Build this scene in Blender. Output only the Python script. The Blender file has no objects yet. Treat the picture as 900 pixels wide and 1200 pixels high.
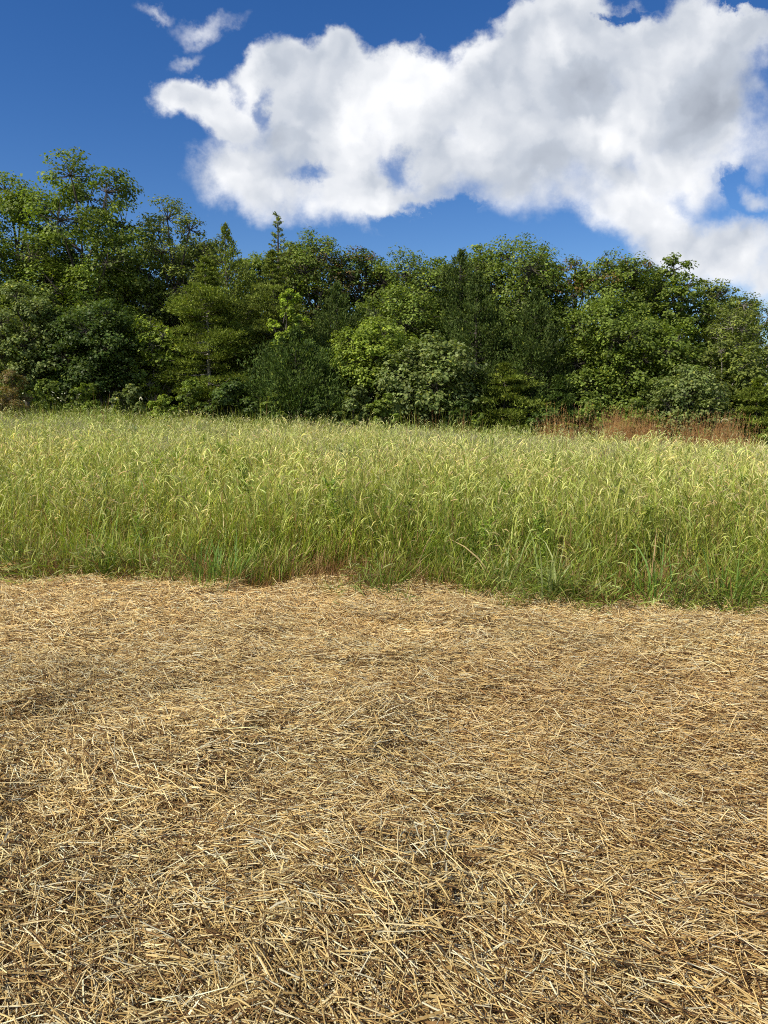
import bpy, math, random
import numpy as np
from mathutils import Vector

SC = bpy.context.scene
COL = SC.collection
RNG = np.random.default_rng(7)
R = math.radians

# ------------------------------------------------------------------ camera
CAM_Z = 1.6
PITCH = R(8.5)
FOC = 866.0                                  # focal length in pixels of a 900 x 1200 frame
cam_d = bpy.data.cameras.new('camera')
cam = bpy.data.objects.new('camera', cam_d); COL.objects.link(cam)
cam.location = (0, 0, CAM_Z)
cam.rotation_euler = (R(90) - PITCH, 0, 0)
cam_d.sensor_fit = 'VERTICAL'
cam_d.sensor_height = 36.0
cam_d.lens = 36.0 * FOC / 1200.0
cam_d.clip_end = 5000
SC.camera = cam

# ------------------------------------------------------------------ sun, exposure
SUN = Vector((-0.62, -0.46, 0.74)).normalized()      # towards the sun
sun_el = math.asin(SUN.z)
sun_az = math.atan2(SUN.x, SUN.y)
sd = bpy.data.lights.new('sun', 'SUN')
sd.energy = 5.0; sd.angle = R(0.5); sd.color = (1.0, 0.92, 0.78)
so = bpy.data.objects.new('sun', sd); COL.objects.link(so)
so.rotation_euler = SUN.to_track_quat('Z', 'Y').to_euler()
SC.view_settings.view_transform = 'Standard'
SC.view_settings.look = 'None'
SC.view_settings.exposure = 0.15
SC.view_settings.gamma = 1.0
SC.view_settings.use_curve_mapping = False
SC.cycles.max_bounces = 7
SC.cycles.diffuse_bounces = 5
SC.cycles.glossy_bounces = 2
SC.cycles.transmission_bounces = 4
SC.cycles.transparent_max_bounces = 4
SC.cycles.use_denoising = False
SC.cycles.filter_width = 1.05
SC.cycles.use_adaptive_sampling = True
SC.cycles.adaptive_threshold = 0.015


def px_ray(px, py):
    dx = (px - 450) / FOC; dy = (600 - py) / FOC
    return dx, math.cos(PITCH) + dy * math.sin(PITCH), -math.sin(PITCH) + dy * math.cos(PITCH)


def x_at(px, depth, py=450):
    r = px_ray(px, py); return r[0] / r[1] * depth


def z_at(py, depth):
    r = px_ray(450, py); return CAM_Z + r[2] / r[1] * depth


# ------------------------------------------------------------------ world: sky and clouds
def build_world():
    w = bpy.data.worlds.new('World'); SC.world = w; w.use_nodes = True
    nt = w.node_tree; N = nt.nodes; L = nt.links
    for n in list(N): N.remove(n)

    def node(t, **kw):
        n = N.new(t)
        for k, v in kw.items(): setattr(n, k, v)
        return n

    def setin(n, i, v):
        if isinstance(v, bpy.types.NodeSocket): L.new(v, n.inputs[i])
        else: n.inputs[i].default_value = v

    def math_(op, a, b=0.0, c=0.0, clamp=False):
        n = node('ShaderNodeMath', operation=op, use_clamp=clamp)
        setin(n, 0, a); setin(n, 1, b)
        if op in ('SMOOTH_MAX', 'SMOOTH_MIN', 'MULTIPLY_ADD', 'WRAP'): setin(n, 2, c)
        return n.outputs[0]

    def vmath(op, a, b=(0, 0, 0)):
        n = node('ShaderNodeVectorMath', operation=op); setin(n, 0, a); setin(n, 1, b)
        return n.outputs['Value'] if op in ('LENGTH', 'DOT_PRODUCT', 'DISTANCE') else n.outputs[0]

    def sstep(v, a, b, lo=0.0, hi=1.0):
        n = node('ShaderNodeMapRange', interpolation_type='SMOOTHSTEP')
        setin(n, 0, v); setin(n, 1, a); setin(n, 2, b); setin(n, 3, lo); setin(n, 4, hi)
        return n.outputs[0]

    def noise(vec, scale, detail=6.0, rough=0.55, dist=0.0):
        n = node('ShaderNodeTexNoise', noise_dimensions='3D')
        setin(n, 'Vector', vec); setin(n, 'Scale', scale); setin(n, 'Detail', detail)
        setin(n, 'Roughness', rough); setin(n, 'Distortion', dist)
        return n.outputs['Fac']

    def mixc(f, a, b):
        n = node('ShaderNodeMix', data_type='RGBA')
        setin(n, 0, f); setin(n, 6, a); setin(n, 7, b); return n.outputs[2]

    sky = node('ShaderNodeTexSky', sky_type='NISHITA', sun_disc=False)
    sky.sun_elevation = sun_el; sky.sun_rotation = sun_az
    sky.altitude = 300; sky.air_density = 1.0; sky.dust_density = 0.05; sky.ozone_density = 3.5

    tc = node('ShaderNodeTexCoord')
    D = tc.outputs['Generated']
    sep = node('ShaderNodeSeparateXYZ'); L.new(D, sep.inputs[0])
    yy = math_('MAXIMUM', sep.outputs['Y'], 0.05)
    P = node('ShaderNodeCombineXYZ')
    L.new(math_('DIVIDE', sep.outputs['X'], yy), P.inputs[0])
    L.new(math_('DIVIDE', sep.outputs['Z'], yy), P.inputs[1])
    P = P.outputs[0]
    front = sstep(sep.outputs['Y'], 0.3, 0.5)

    def warp(p, k):
        n = node('ShaderNodeTexNoise'); setin(n, 'Vector', p); setin(n, 'Scale', 5.0)
        setin(n, 'Detail', 7.0); setin(n, 'Roughness', 0.62)
        d = vmath('SUBTRACT', n.outputs['Color'], (0.5, 0.5, 0.5))
        s = vmath('MULTIPLY', d, (k, k, 0.0))
        return vmath('ADD', p, s)

    def gpos(px, py):
        r = px_ray(px, py); return r[0] / r[1], r[2] / r[1]

    # big cumulus seen over the trees: lobes given by their bearing and elevation
    main = [(222, 113, 42, 30, 0), (262, 142, 44, 28, 25), (332, 108, 48, 52, 0), (388, 98, 52, 44, 0),
            (296, 212, 74, 54, 10), (372, 170, 105, 78, 0), (458, 112, 66, 44, 0), (430, 232, 90, 44, 0),
            (530, 150, 95, 80, -20), (590, 92, 72, 50, 0), (672, 58, 90, 68, 0), (800, 66, 112, 62, 0),
            (640, 150, 130, 92, 0), (812, 150, 100, 92, 0), (700, 226, 90, 52, 15), (770, 268, 70, 44, 20),
            (862, 296, 72, 42, 10), (930, 300, 60, 46, 0)]
    wisps = [(244, 22, 48, 15, -12, .50), (192, 14, 30, 10, 10, .42), (222, 56, 26, 10, -25, .42),
             (226, 190, 22, 9, 20, .3), (0, 196, 16, 14, 0, .5), (900, 238, 22, 16, 0, .6), (620, 22, 34, 16, 0, .35)]
    gaps = [(364, 205, 34, 13, 5, .85), (474, 195, 36, 26, 30, .8), (306, 132, 12, 26, 20, .75)]
    holes = [(882, 232, 44, 20, 40), (480, 268, 60, 18, 0), (742, 2, 34, 9, 0), (520, 245, 60, 16, 0), (884, 0, 60, 20, 0)]
    shades = [(815, 128, 120, 58, 0, 1.0), (660, 185, 130, 50, 10, .75), (470, 205, 120, 40, 5, .62), (720, 120, 100, 55, 10, .7),
              (545, 205, 90, 36, 10, .55), (310, 240, 60, 22, 0, .35), (690, 235, 60, 22, 10, .5), (880, 130, 60, 50, 0, .6)]

    def ellipse(p, b):
        cx, cy = gpos(b[0], b[1])
        e = 1.03 / FOC
        m = node('ShaderNodeMapping', vector_type='TEXTURE')
        setin(m, 'Vector', p)
        m.inputs['Location'].default_value = (cx, cy, 0)
        m.inputs['Rotation'].default_value = (0, 0, -R(b[4]))
        m.inputs['Scale'].default_value = (b[2] * e, b[3] * e, 1)
        l = vmath('LENGTH', m.outputs[0])
        return l

    def field(p):
        out = None
        for b in main:
            v = math_('SUBTRACT', 1.0, ellipse(p, b))
            out = v if out is None else math_('SMOOTH_MAX', out, v, 0.22)
        out = math_('SMOOTH_MIN', out, 0.5, 0.2)
        hn = sstep(noise(p, 22.0, 6.0, 0.65), 0.36, 0.62, 0.25, 1.25)
        for b in holes:
            v = math_('MAXIMUM', math_('SUBTRACT', 1.0, ellipse(p, b)), 0.0)
            out = math_('MULTIPLY_ADD', math_('MULTIPLY', v, hn), -0.72, out)
        return out

    def puffs(p, det):
        """billowy relief: several octaves of rounded cells plus fbm"""
        total = None
        for sc_, am in ((9, .50), (21, .27), (47, .15)):
            v = node('ShaderNodeTexVoronoi', voronoi_dimensions='2D', feature='SMOOTH_F1')
            setin(v, 'Vector', p); setin(v, 'Scale', float(sc_)); setin(v, 'Smoothness', 0.6)
            t = math_('MULTIPLY', math_('SUBTRACT', 0.55, v.outputs['Distance']), am)
            total = t if total is None else math_('ADD', total, t)
        f = math_('SUBTRACT', noise(p, 9.0, det, 0.68), 0.5)
        return math_('ADD', total, math_('MULTIPLY', f, 0.95))

    Pw = warp(P, 0.15)
    # generic clouds in the rest of the sky, so that it goes on round the camera
    gn = noise(D, 2.6, 7.0, 0.55, 0.2)
    away = math_('MAXIMUM', sstep(math_('ABSOLUTE', math_('ARCTAN2', sep.outputs['X'], sep.outputs['Y'])), 0.62, 0.8),
                 sstep(sep.outputs['Z'], 0.50, 0.62))
    generic = math_('MULTIPLY', sstep(gn, 0.49, 0.62, 0.0, 0.95), away)  # cover of these unseen clouds raised to whiten the fill light
    f1 = field(Pw)
    n1 = puffs(P, 8.0)
    d1 = math_('ADD', f1, math_('MULTIPLY', n1, 0.70))
    # crisp on the sunward upper edges, ragged and thin along the bases
    soft = sstep(math_('MULTIPLY_ADD', noise(P, 3.0, 2.0), 0.25, sep.outputs['Z']), 0.36, 0.62, 0.60, 0.16)
    alpha = math_('MULTIPLY', sstep(d1, -0.03, soft), front)
    gp = None
    gn_ = math_('MULTIPLY', math_('SUBTRACT', noise(P, 26.0, 6.0, .65), .5), 1.5)
    for b in gaps:                                # thin places where the blue shows faintly through
        v = math_('MULTIPLY', sstep(math_('ADD', math_('SUBTRACT', 1.0, ellipse(Pw, b)), gn_), 0.0, 0.95), b[5])
        gp = v if gp is None else math_('MAXIMUM', gp, v)
    alpha = math_('MULTIPLY', alpha, math_('SUBTRACT', 1.0, gp))
    wf = None
    for b in wisps:
        v = math_('MULTIPLY', math_('SUBTRACT', 1.0, ellipse(Pw, b)), b[5])
        wf = v if wf is None else math_('MAXIMUM', wf, v)
    wf = math_('ADD', wf, math_('MULTIPLY', math_('SUBTRACT', noise(P, 16.0, 7.0, .6), .5), .9))
    alpha = math_('MAXIMUM', alpha, math_('MULTIPLY', sstep(wf, .02, .60), 0.7))
    alpha = math_('MULTIPLY', alpha, math_('SUBTRACT', 1.0, away))
    alpha = math_('MAXIMUM', alpha, generic)
    # relief lit from upper left: broad lobes first, small ones faint

    def relief(p):
        t = None
        for sc_, am in ((4.2, 1.05), (10, .42), (27, .15), (58, .06)):
            v = node('ShaderNodeTexVoronoi', voronoi_dimensions='2D', feature='SMOOTH_F1')
            setin(v, 'Vector', p); setin(v, 'Scale', float(sc_)); setin(v, 'Smoothness', 0.55)
            q = math_('MULTIPLY', v.outputs['Distance'], -am)
            t = q if t is None else math_('ADD', t, q)
        return math_('ADD', t, math_('MULTIPLY', noise(p, 5.0, 6.0, 0.5), 0.6))

    Pr = warp(P, 0.12)
    rel = math_('SUBTRACT', relief(Pr), relief(vmath('ADD', Pr, (-0.020, 0.024, 0.0))))
    sh = None
    for b in shades:
        v = math_('MULTIPLY', sstep(math_('SUBTRACT', 1.0, ellipse(Pr, b)), -0.45, 1.0), b[5])
        sh = v if sh is None else math_('SMOOTH_MAX', sh, v, 0.3)
    thick = sstep(f1, 0.10, 0.6)
    tone = math_('MULTIPLY_ADD', rel, 0.95, 0.96)
    tone = math_('SUBTRACT', tone, math_('MULTIPLY', math_('MULTIPLY', sh, sstep(noise(P, 4.0, 3.0, .5), .25, .75, .7, 1.15)), 0.50))
    tone = math_('SUBTRACT', tone, math_('MULTIPLY', thick, 0.10))
    tone = math_('ADD', tone, math_('MULTIPLY', math_('SUBTRACT', noise(P, 3.2, 3.0, .45), 0.5), 0.30))
    tone = math_('MAXIMUM', math_('MINIMUM', tone, 1.0), 0.0)
    ramp = node('ShaderNodeValToRGB'); L.new(tone, ramp.inputs[0])
    K = 10.0
    el = ramp.color_ramp.elements
    el[0].position = 0.05; el[0].color = (0.22, 0.25, 0.31, 1)
    el[1].position = 1.0; el[1].color = (0.90, 0.91, 0.93, 1)
    e = el.new(0.6); e.color = (0.50, 0.545, 0.62, 1)
    cl = vmath('MULTIPLY', ramp.outputs[0], (K, K, K))
    # the sky's own blue, a little deeper as phone cameras record it
    hs = node('ShaderNodeHueSaturation'); L.new(sky.outputs[0], hs.inputs['Color'])
    hs.inputs['Hue'].default_value = 0.512; hs.inputs['Saturation'].default_value = 1.30; hs.inputs['Value'].default_value = 1.02
    c = mixc(alpha, hs.outputs[0], cl)
    bg = node('ShaderNodeBackground'); L.new(c, bg.inputs[0]); bg.inputs[1].default_value = 0.1
    out = node('ShaderNodeOutputWorld'); L.new(bg.outputs[0], out.inputs[0])
    w.cycles.sampling_method = 'MANUAL'; w.cycles.sample_map_resolution = 512


build_world()

# ------------------------------------------------------------------ helpers
def vnoise(x, y, seed=0, scale=1.0):
    """smooth 2-D value noise, 0..1"""
    g = np.random.default_rng(seed + 100).random((64, 64))
    x = np.asarray(x, float) * scale + 17.3; y = np.asarray(y, float) * scale + 9.1
    xi = np.floor(x).astype(int); yi = np.floor(y).astype(int)
    fx = x - xi; fy = y - yi
    fx = fx * fx * (3 - 2 * fx); fy = fy * fy * (3 - 2 * fy)
    a = g[xi % 64, yi % 64]; b = g[(xi + 1) % 64, yi % 64]
    c = g[xi % 64, (yi + 1) % 64]; d = g[(xi + 1) % 64, (yi + 1) % 64]
    return (a * (1 - fx) + b * fx) * (1 - fy) + (c * (1 - fx) + d * fx) * fy


def fbm(x, y, seed=0, scale=1.0, octs=3):
    t = 0; a = 1; s = 0
    for k in range(octs):
        t = t + a * vnoise(x, y, seed + k, scale * 2 ** k); s += a; a *= 0.5
    return t / s


def smooth(v, a, b):
    t = np.clip((np.asarray(v, float) - a) / (b - a), 0, 1)
    return t * t * (3 - 2 * t)


def edge_y(x):
    """where the straw ends and the tall grass begins"""
    x = np.asarray(x, float)
    return 5.92 - 0.20 * np.clip(x, -9, 9) + 0.45 * (fbm(x, x * 0 + 3, 5, 1.1) - 0.5) + 0.28 * (vnoise(x, x * 0, 8, 3.6) - 0.5)


def ground_z(x, y):
    x = np.asarray(x, float); y = np.asarray(y, float)
    s = smooth(y, 4, 26)
    z = (-0.15 - 0.040 * np.clip(x, -45, 0) - 0.054 * np.clip(x, 0, 45)) * s
    near = 1 - smooth(y, 14, 30)
    z = z + near * (0.11 * (fbm(x, y, 21, 0.7) - 0.5) + 0.055 * (vnoise(x, y, 31, 2.3) - 0.5))
    z = z + 0.5 * (fbm(x, y, 44, 0.06) - 0.5) * smooth(np.hypot(x, y), 30, 60)
    return z


def new_mesh(name, verts, faces, cols=None, mat=None, smooth_=False):
    """verts (n,3), faces (m,k) of equal k; cols (n,3) own colour of each vertex"""
    verts = np.asarray(verts, np.float32); faces = np.asarray(faces, np.int32)
    me = bpy.data.meshes.new(name)
    m, k = faces.shape
    me.vertices.add(len(verts)); me.vertices.foreach_set('co', verts.ravel())
    me.loops.add(m * k); me.loops.foreach_set('vertex_index', faces.ravel())
    me.polygons.add(m)
    me.polygons.foreach_set('loop_start', np.arange(0, m * k, k, dtype=np.int32))
    me.polygons.foreach_set('loop_total', np.full(m, k, np.int32))
    if smooth_: me.polygons.foreach_set('use_smooth', np.ones(m, bool))
    me.update(calc_edges=True)
    if cols is not None:
        a = me.attributes.new('col', 'FLOAT_COLOR', 'POINT')
        c = np.ones((len(verts), 4), np.float32); c[:, :3] = np.clip(cols, 0, 1)
        a.data.foreach_set('color', c.ravel())
    if mat: me.materials.append(mat)
    return me


def link(name, me, parent=None, loc=(0, 0, 0)):
    o = bpy.data.objects.new(name, me); COL.objects.link(o)
    o.location = loc
    if parent: o.parent = parent
    return o


def norm(v):
    return v / np.maximum(np.linalg.norm(v, axis=-1, keepdims=True), 1e-9)


class Batch:
    """collects quads with a colour per vertex"""
    def __init__(s): s.v = []; s.f = []; s.c = []; s.n = 0

    def add(s, v, f, c):
        s.v.append(np.asarray(v, np.float32)); s.f.append(np.asarray(f, np.int32) + s.n)
        s.c.append(np.asarray(c, np.float32)); s.n += len(v)

    def ribbons(s, line, side, col):
        """line (N,K,3) centre lines, side (N,K,3) half widths, col (N,3) or (N,K,3)"""
        N, K, _ = line.shape
        if col.ndim == 2: col = np.repeat(col[:, None], K, 1)
        v = np.stack([line - side, line + side], 2).reshape(-1, 3)
        c = np.repeat(col[:, :, None], 2, 2).reshape(-1, 3)
        b = (np.arange(N)[:, None] * K + np.arange(K - 1)[None]) * 2
        b = b.ravel()
        s.add(v, np.stack([b, b + 1, b + 3, b + 2], 1), c)

    def tubes(s, line, rad, col, sides=3, flat=1.0):
        """line (N,K,3), rad (N,K)"""
        N, K, _ = line.shape
        if col.ndim == 2: col = np.repeat(col[:, None], K, 1)
        t = norm(np.gradient(line, axis=1))
        up = np.zeros_like(t); up[..., 2] = 1
        bad = np.abs(t[..., 2]) > 0.9
        up[bad] = (1, 0, 0)
        if bad.any():                     # one reference per tube keeps the tube untwisted
            anyb = bad.any(1); up[anyb] = (1, 0.13, 0)
        u = norm(np.cross(t, up)); w = np.cross(u, t)
        a = np.arange(sides) / sides * 2 * np.pi
        ring = u[:, :, None] * np.cos(a)[None, None, :, None] + w[:, :, None] * np.sin(a)[None, None, :, None] * flat
        v = (line[:, :, None] + ring * rad[:, :, None, None]).reshape(-1, 3)
        c = np.repeat(col[:, :, None], sides, 2).reshape(-1, 3)
        base = (np.arange(N)[:, None, None] * K + np.arange(K - 1)[None, :, None]) * sides
        i = base + np.arange(sides)[None, None]; j = base + (np.arange(sides)[None, None] + 1) % sides
        s.add(v, np.stack([i, j, j + sides, i + sides], -1).reshape(-1, 4), c)

    def mesh(s, name, mat, smooth_=False):
        return new_mesh(name, np.concatenate(s.v), np.concatenate(s.f), np.concatenate(s.c), mat, smooth_)


# ------------------------------------------------------------------ materials
def mat_plant(name, rough=0.5, transl=0.3, spec=0.4, tinted=False, grain=0.0, back=(1.5, 1.6, 0.7)):
    m = bpy.data.materials.new(name); m.use_nodes = True
    nt = m.node_tree; N = nt.nodes; L = nt.links
    N.clear()
    at = N.new('ShaderNodeAttribute'); at.attribute_name = 'col'
    c = at.outputs['Color']
    if tinted:
        it = N.new('ShaderNodeAttribute'); it.attribute_type = 'INSTANCER'; it.attribute_name = 'tint'
        mx = N.new('ShaderNodeMix'); mx.data_type = 'RGBA'; mx.blend_type = 'MULTIPLY'
        mx.inputs[0].default_value = 1.0
        L.new(c, mx.inputs[6]); L.new(it.outputs['Color'], mx.inputs[7]); c = mx.outputs[2]
    if grain:
        tc = N.new('ShaderNodeTexCoord'); nz = N.new('ShaderNodeTexNoise')
        nz.inputs['Scale'].default_value = grain; nz.inputs['Detail'].default_value = 3
        L.new(tc.outputs['Object'], nz.inputs['Vector'])
        mr = N.new('ShaderNodeMapRange'); mr.inputs[3].default_value = 0.72; mr.inputs[4].default_value = 1.28
        L.new(nz.outputs['Fac'], mr.inputs[0])
        vm = N.new('ShaderNodeVectorMath'); vm.operation = 'SCALE'
        L.new(c, vm.inputs[0]); L.new(mr.outputs[0], vm.inputs['Scale']); c = vm.outputs[0]
    p = N.new('ShaderNodeBsdfPrincipled'); L.new(c, p.inputs['Base Color'])
    p.inputs['Roughness'].default_value = rough; p.inputs['Specular IOR Level'].default_value = spec
    t = N.new('ShaderNodeBsdfTranslucent')
    ml = N.new('ShaderNodeMix'); ml.data_type = 'RGBA'; ml.blend_type = 'MULTIPLY'; ml.inputs[0].default_value = 1.0
    L.new(c, ml.inputs[6]); ml.inputs[7].default_value = (*back, 1); L.new(ml.outputs[2], t.inputs['Color'])
    ms = N.new('ShaderNodeMixShader'); ms.inputs[0].default_value = transl
    L.new(p.outputs[0], ms.inputs[1]); L.new(t.outputs[0], ms.inputs[2])
    o = N.new('ShaderNodeOutputMaterial'); L.new(ms.outputs[0], o.inputs[0])
    return m


M_LEAF = mat_plant('leaf', 0.5, 0.30, 0.25)
M_NEEDLE = mat_plant('needle_foliage', 0.65, 0.20, 0.15)
M_GRASS = mat_plant('grass_blades', 0.5, 0.30, 0.35, tinted=True)
M_TUFT = mat_plant('tuft_blades', 0.5, 0.30, 0.35)
M_STRAW = mat_plant('straw_stalks', 0.6, 0.26, 0.08, tinted=True, grain=60.0, back=(1.15, 1.12, 0.95))


def mat_bark(name, a, b):
    m = bpy.data.materials.new(name); m.use_nodes = True
    nt = m.node_tree; N = nt.nodes; L = nt.links
    p = N['Principled BSDF']; p.inputs['Roughness'].default_value = 0.9
    tc = N.new('ShaderNodeTexCoord'); mp = N.new('ShaderNodeMapping'); mp.inputs['Scale'].default_value = (9, 9, 1.6)
    nz = N.new('ShaderNodeTexNoise'); nz.inputs['Scale'].default_value = 3; nz.inputs['Detail'].default_value = 8
    L.new(tc.outputs['Object'], mp.inputs[0]); L.new(mp.outputs[0], nz.inputs['Vector'])
    r = N.new('ShaderNodeValToRGB'); L.new(nz.outputs['Fac'], r.inputs[0])
    r.color_ramp.elements[0].position = 0.35; r.color_ramp.elements[1].position = 0.68
    r.color_ramp.elements[0].color = (*a, 1); r.color_ramp.elements[1].color = (*b, 1)
    L.new(r.outputs[0], p.inputs['Base Color'])
    bp = N.new('ShaderNodeBump'); bp.inputs['Strength'].default_value = 0.8; bp.inputs['Distance'].default_value = 0.03
    L.new(nz.outputs['Fac'], bp.inputs['Height']); L.new(bp.outputs[0], p.inputs['Normal'])
    return m


M_BARK = mat_bark('bark', (0.035, 0.028, 0.022), (0.13, 0.11, 0.09))
M_PALE = mat_bark('pale_bark', (0.16, 0.14, 0.11), (0.38, 0.35, 0.30))


def mat_ground():
    m = bpy.data.materials.new('soil'); m.use_nodes = True
    nt = m.node_tree; N = nt.nodes; L = nt.links
    p = N['Principled BSDF']; p.inputs['Roughness'].default_value = 0.95; p.inputs['Specular IOR Level'].default_value = 0.15
    tc = N.new('ShaderNodeTexCoord')
    def nz(scale, det=6, rough=.6):
        n = N.new('ShaderNodeTexNoise'); n.inputs['Scale'].default_value = scale
        n.inputs['Detail'].default_value = det; n.inputs['Roughness'].default_value = rough
        L.new(tc.outputs['Object'], n.inputs['Vector']); return n.outputs['Fac']
    def ramp(f, stops):
        r = N.new('ShaderNodeValToRGB'); L.new(f, r.inputs[0]); e = r.color_ramp.elements
        e[0].position, e[0].color = stops[0][0], (*stops[0][1], 1)
        e[1].position, e[1].color = stops[-1][0], (*stops[-1][1], 1)
        for q, c in stops[1:-1]:
            x = e.new(q); x.color = (*c, 1)
        return r.outputs[0]
    soil = ramp(nz(9), [(0.3, (0.13, 0.065, 0.028)), (0.5, (0.23, 0.115, 0.05)), (0.72, (0.32, 0.165, 0.075))])
    turf = ramp(nz(3), [(0.3, (0.035, 0.040, 0.016)), (0.55, (0.075, 0.075, 0.026)), (0.75, (0.14, 0.10, 0.045))])
    at = N.new('ShaderNodeAttribute'); at.attribute_name = 'turf'
    mx = N.new('ShaderNodeMix'); mx.data_type = 'RGBA'
    L.new(at.outputs['Fac'], mx.inputs[0]); L.new(soil, mx.inputs[6]); L.new(turf, mx.inputs[7])
    L.new(mx.outputs[2], p.inputs['Base Color'])
    bp = N.new('ShaderNodeBump'); bp.inputs['Strength'].default_value = 0.9; bp.inputs['Distance'].default_value = 0.03
    L.new(nz(35, 8, .65), bp.inputs['Height']); L.new(bp.outputs[0], p.inputs['Normal'])
    return m


# ------------------------------------------------------------------ ground sheet
def build_ground():
    def axis(near, step, far):
        a = list(np.arange(-near, near + 1e-6, step)); s = step
        p = near
        while p < far:
            s *= 1.35; p += s; a.append(p); a.insert(0, -p)
        return np.array(a)
    xs = axis(12, 0.14, 1500); ys = axis(12, 0.14, 1500) + 10
    X, Y = np.meshgrid(xs, ys, indexing='ij')
    Z = ground_z(X, Y)
    nx, ny = X.shape
    v = np.stack([X, Y, Z], -1).reshape(-1, 3)
    i = (np.arange(nx - 1)[:, None] * ny + np.arange(ny - 1)[None]).ravel()
    f = np.stack([i, i + ny, i + ny + 1, i + 1], 1)
    me = new_mesh('ground', v, f, None, mat_ground(), True)
    a = me.attributes.new('turf', 'FLOAT', 'POINT')
    t = smooth(Y - edge_y(X), 0.2, 1.4)
    t = np.maximum(t, smooth(np.hypot(X, Y), 18, 26))
    a.data.foreach_set('value', t.ravel().astype(np.float32))
    o = link('ground', me); o['kind'] = 'structure'


# ------------------------------------------------------------------ instancing for stuff
def scatter(name, variants, pos, rot, scl, idx, tint, label, cat):
    """one object that sets variants (meshes) at points: only for straw and grass, which nobody could count"""
    src = bpy.data.collections.new(name + '_sources')          # never linked to the scene
    for k, me in enumerate(variants):
        src.objects.link(bpy.data.objects.new('%s_source_%02d' % (name, k), me))
    n = len(pos)
    me = bpy.data.meshes.new(name)
    me.vertices.add(n); me.vertices.foreach_set('co', np.asarray(pos, np.float32).ravel())
    a = me.attributes.new('rot', 'FLOAT_VECTOR', 'POINT'); a.data.foreach_set('vector', np.asarray(rot, np.float32).ravel())
    a = me.attributes.new('scl', 'FLOAT_VECTOR', 'POINT'); a.data.foreach_set('vector', np.asarray(scl, np.float32).ravel())
    a = me.attributes.new('idx', 'INT', 'POINT'); a.data.foreach_set('value', np.asarray(idx, np.int32))
    c = np.ones((n, 4), np.float32); c[:, :3] = tint
    a = me.attributes.new('tint', 'FLOAT_COLOR', 'POINT'); a.data.foreach_set('color', c.ravel())
    o = link(name, me)
    ng = bpy.data.node_groups.new(name + '_nodes', 'GeometryNodeTree')
    ng.interface.new_socket('Geometry', in_out='INPUT', socket_type='NodeSocketGeometry')
    ng.interface.new_socket('Geometry', in_out='OUTPUT', socket_type='NodeSocketGeometry')
    N = ng.nodes; L = ng.links
    gi = N.new('NodeGroupInput'); go = N.new('NodeGroupOutput')
    ci = N.new('GeometryNodeCollectionInfo'); ci.inputs['Collection'].default_value = src
    ci.inputs['Separate Children'].default_value = True; ci.inputs['Reset Children'].default_value = True
    ip = N.new('GeometryNodeInstanceOnPoints'); ip.inputs['Pick Instance'].default_value = True
    def attr(nm, t):
        q = N.new('GeometryNodeInputNamedAttribute'); q.data_type = t; q.inputs['Name'].default_value = nm
        return q.outputs['Attribute']
    er = N.new('FunctionNodeEulerToRotation'); L.new(attr('rot', 'FLOAT_VECTOR'), er.inputs[0])
    L.new(gi.outputs[0], ip.inputs['Points']); L.new(ci.outputs[0], ip.inputs['Instance'])
    L.new(attr('idx', 'INT'), ip.inputs['Instance Index']); L.new(er.outputs[0], ip.inputs['Rotation'])
    L.new(attr('scl', 'FLOAT_VECTOR'), ip.inputs['Scale']); L.new(ip.outputs[0], go.inputs[0])
    md = o.modifiers.new('scatter', 'NODES'); md.node_group = ng
    o['kind'] = 'stuff'; o['label'] = label; o['category'] = cat
    return o


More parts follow.
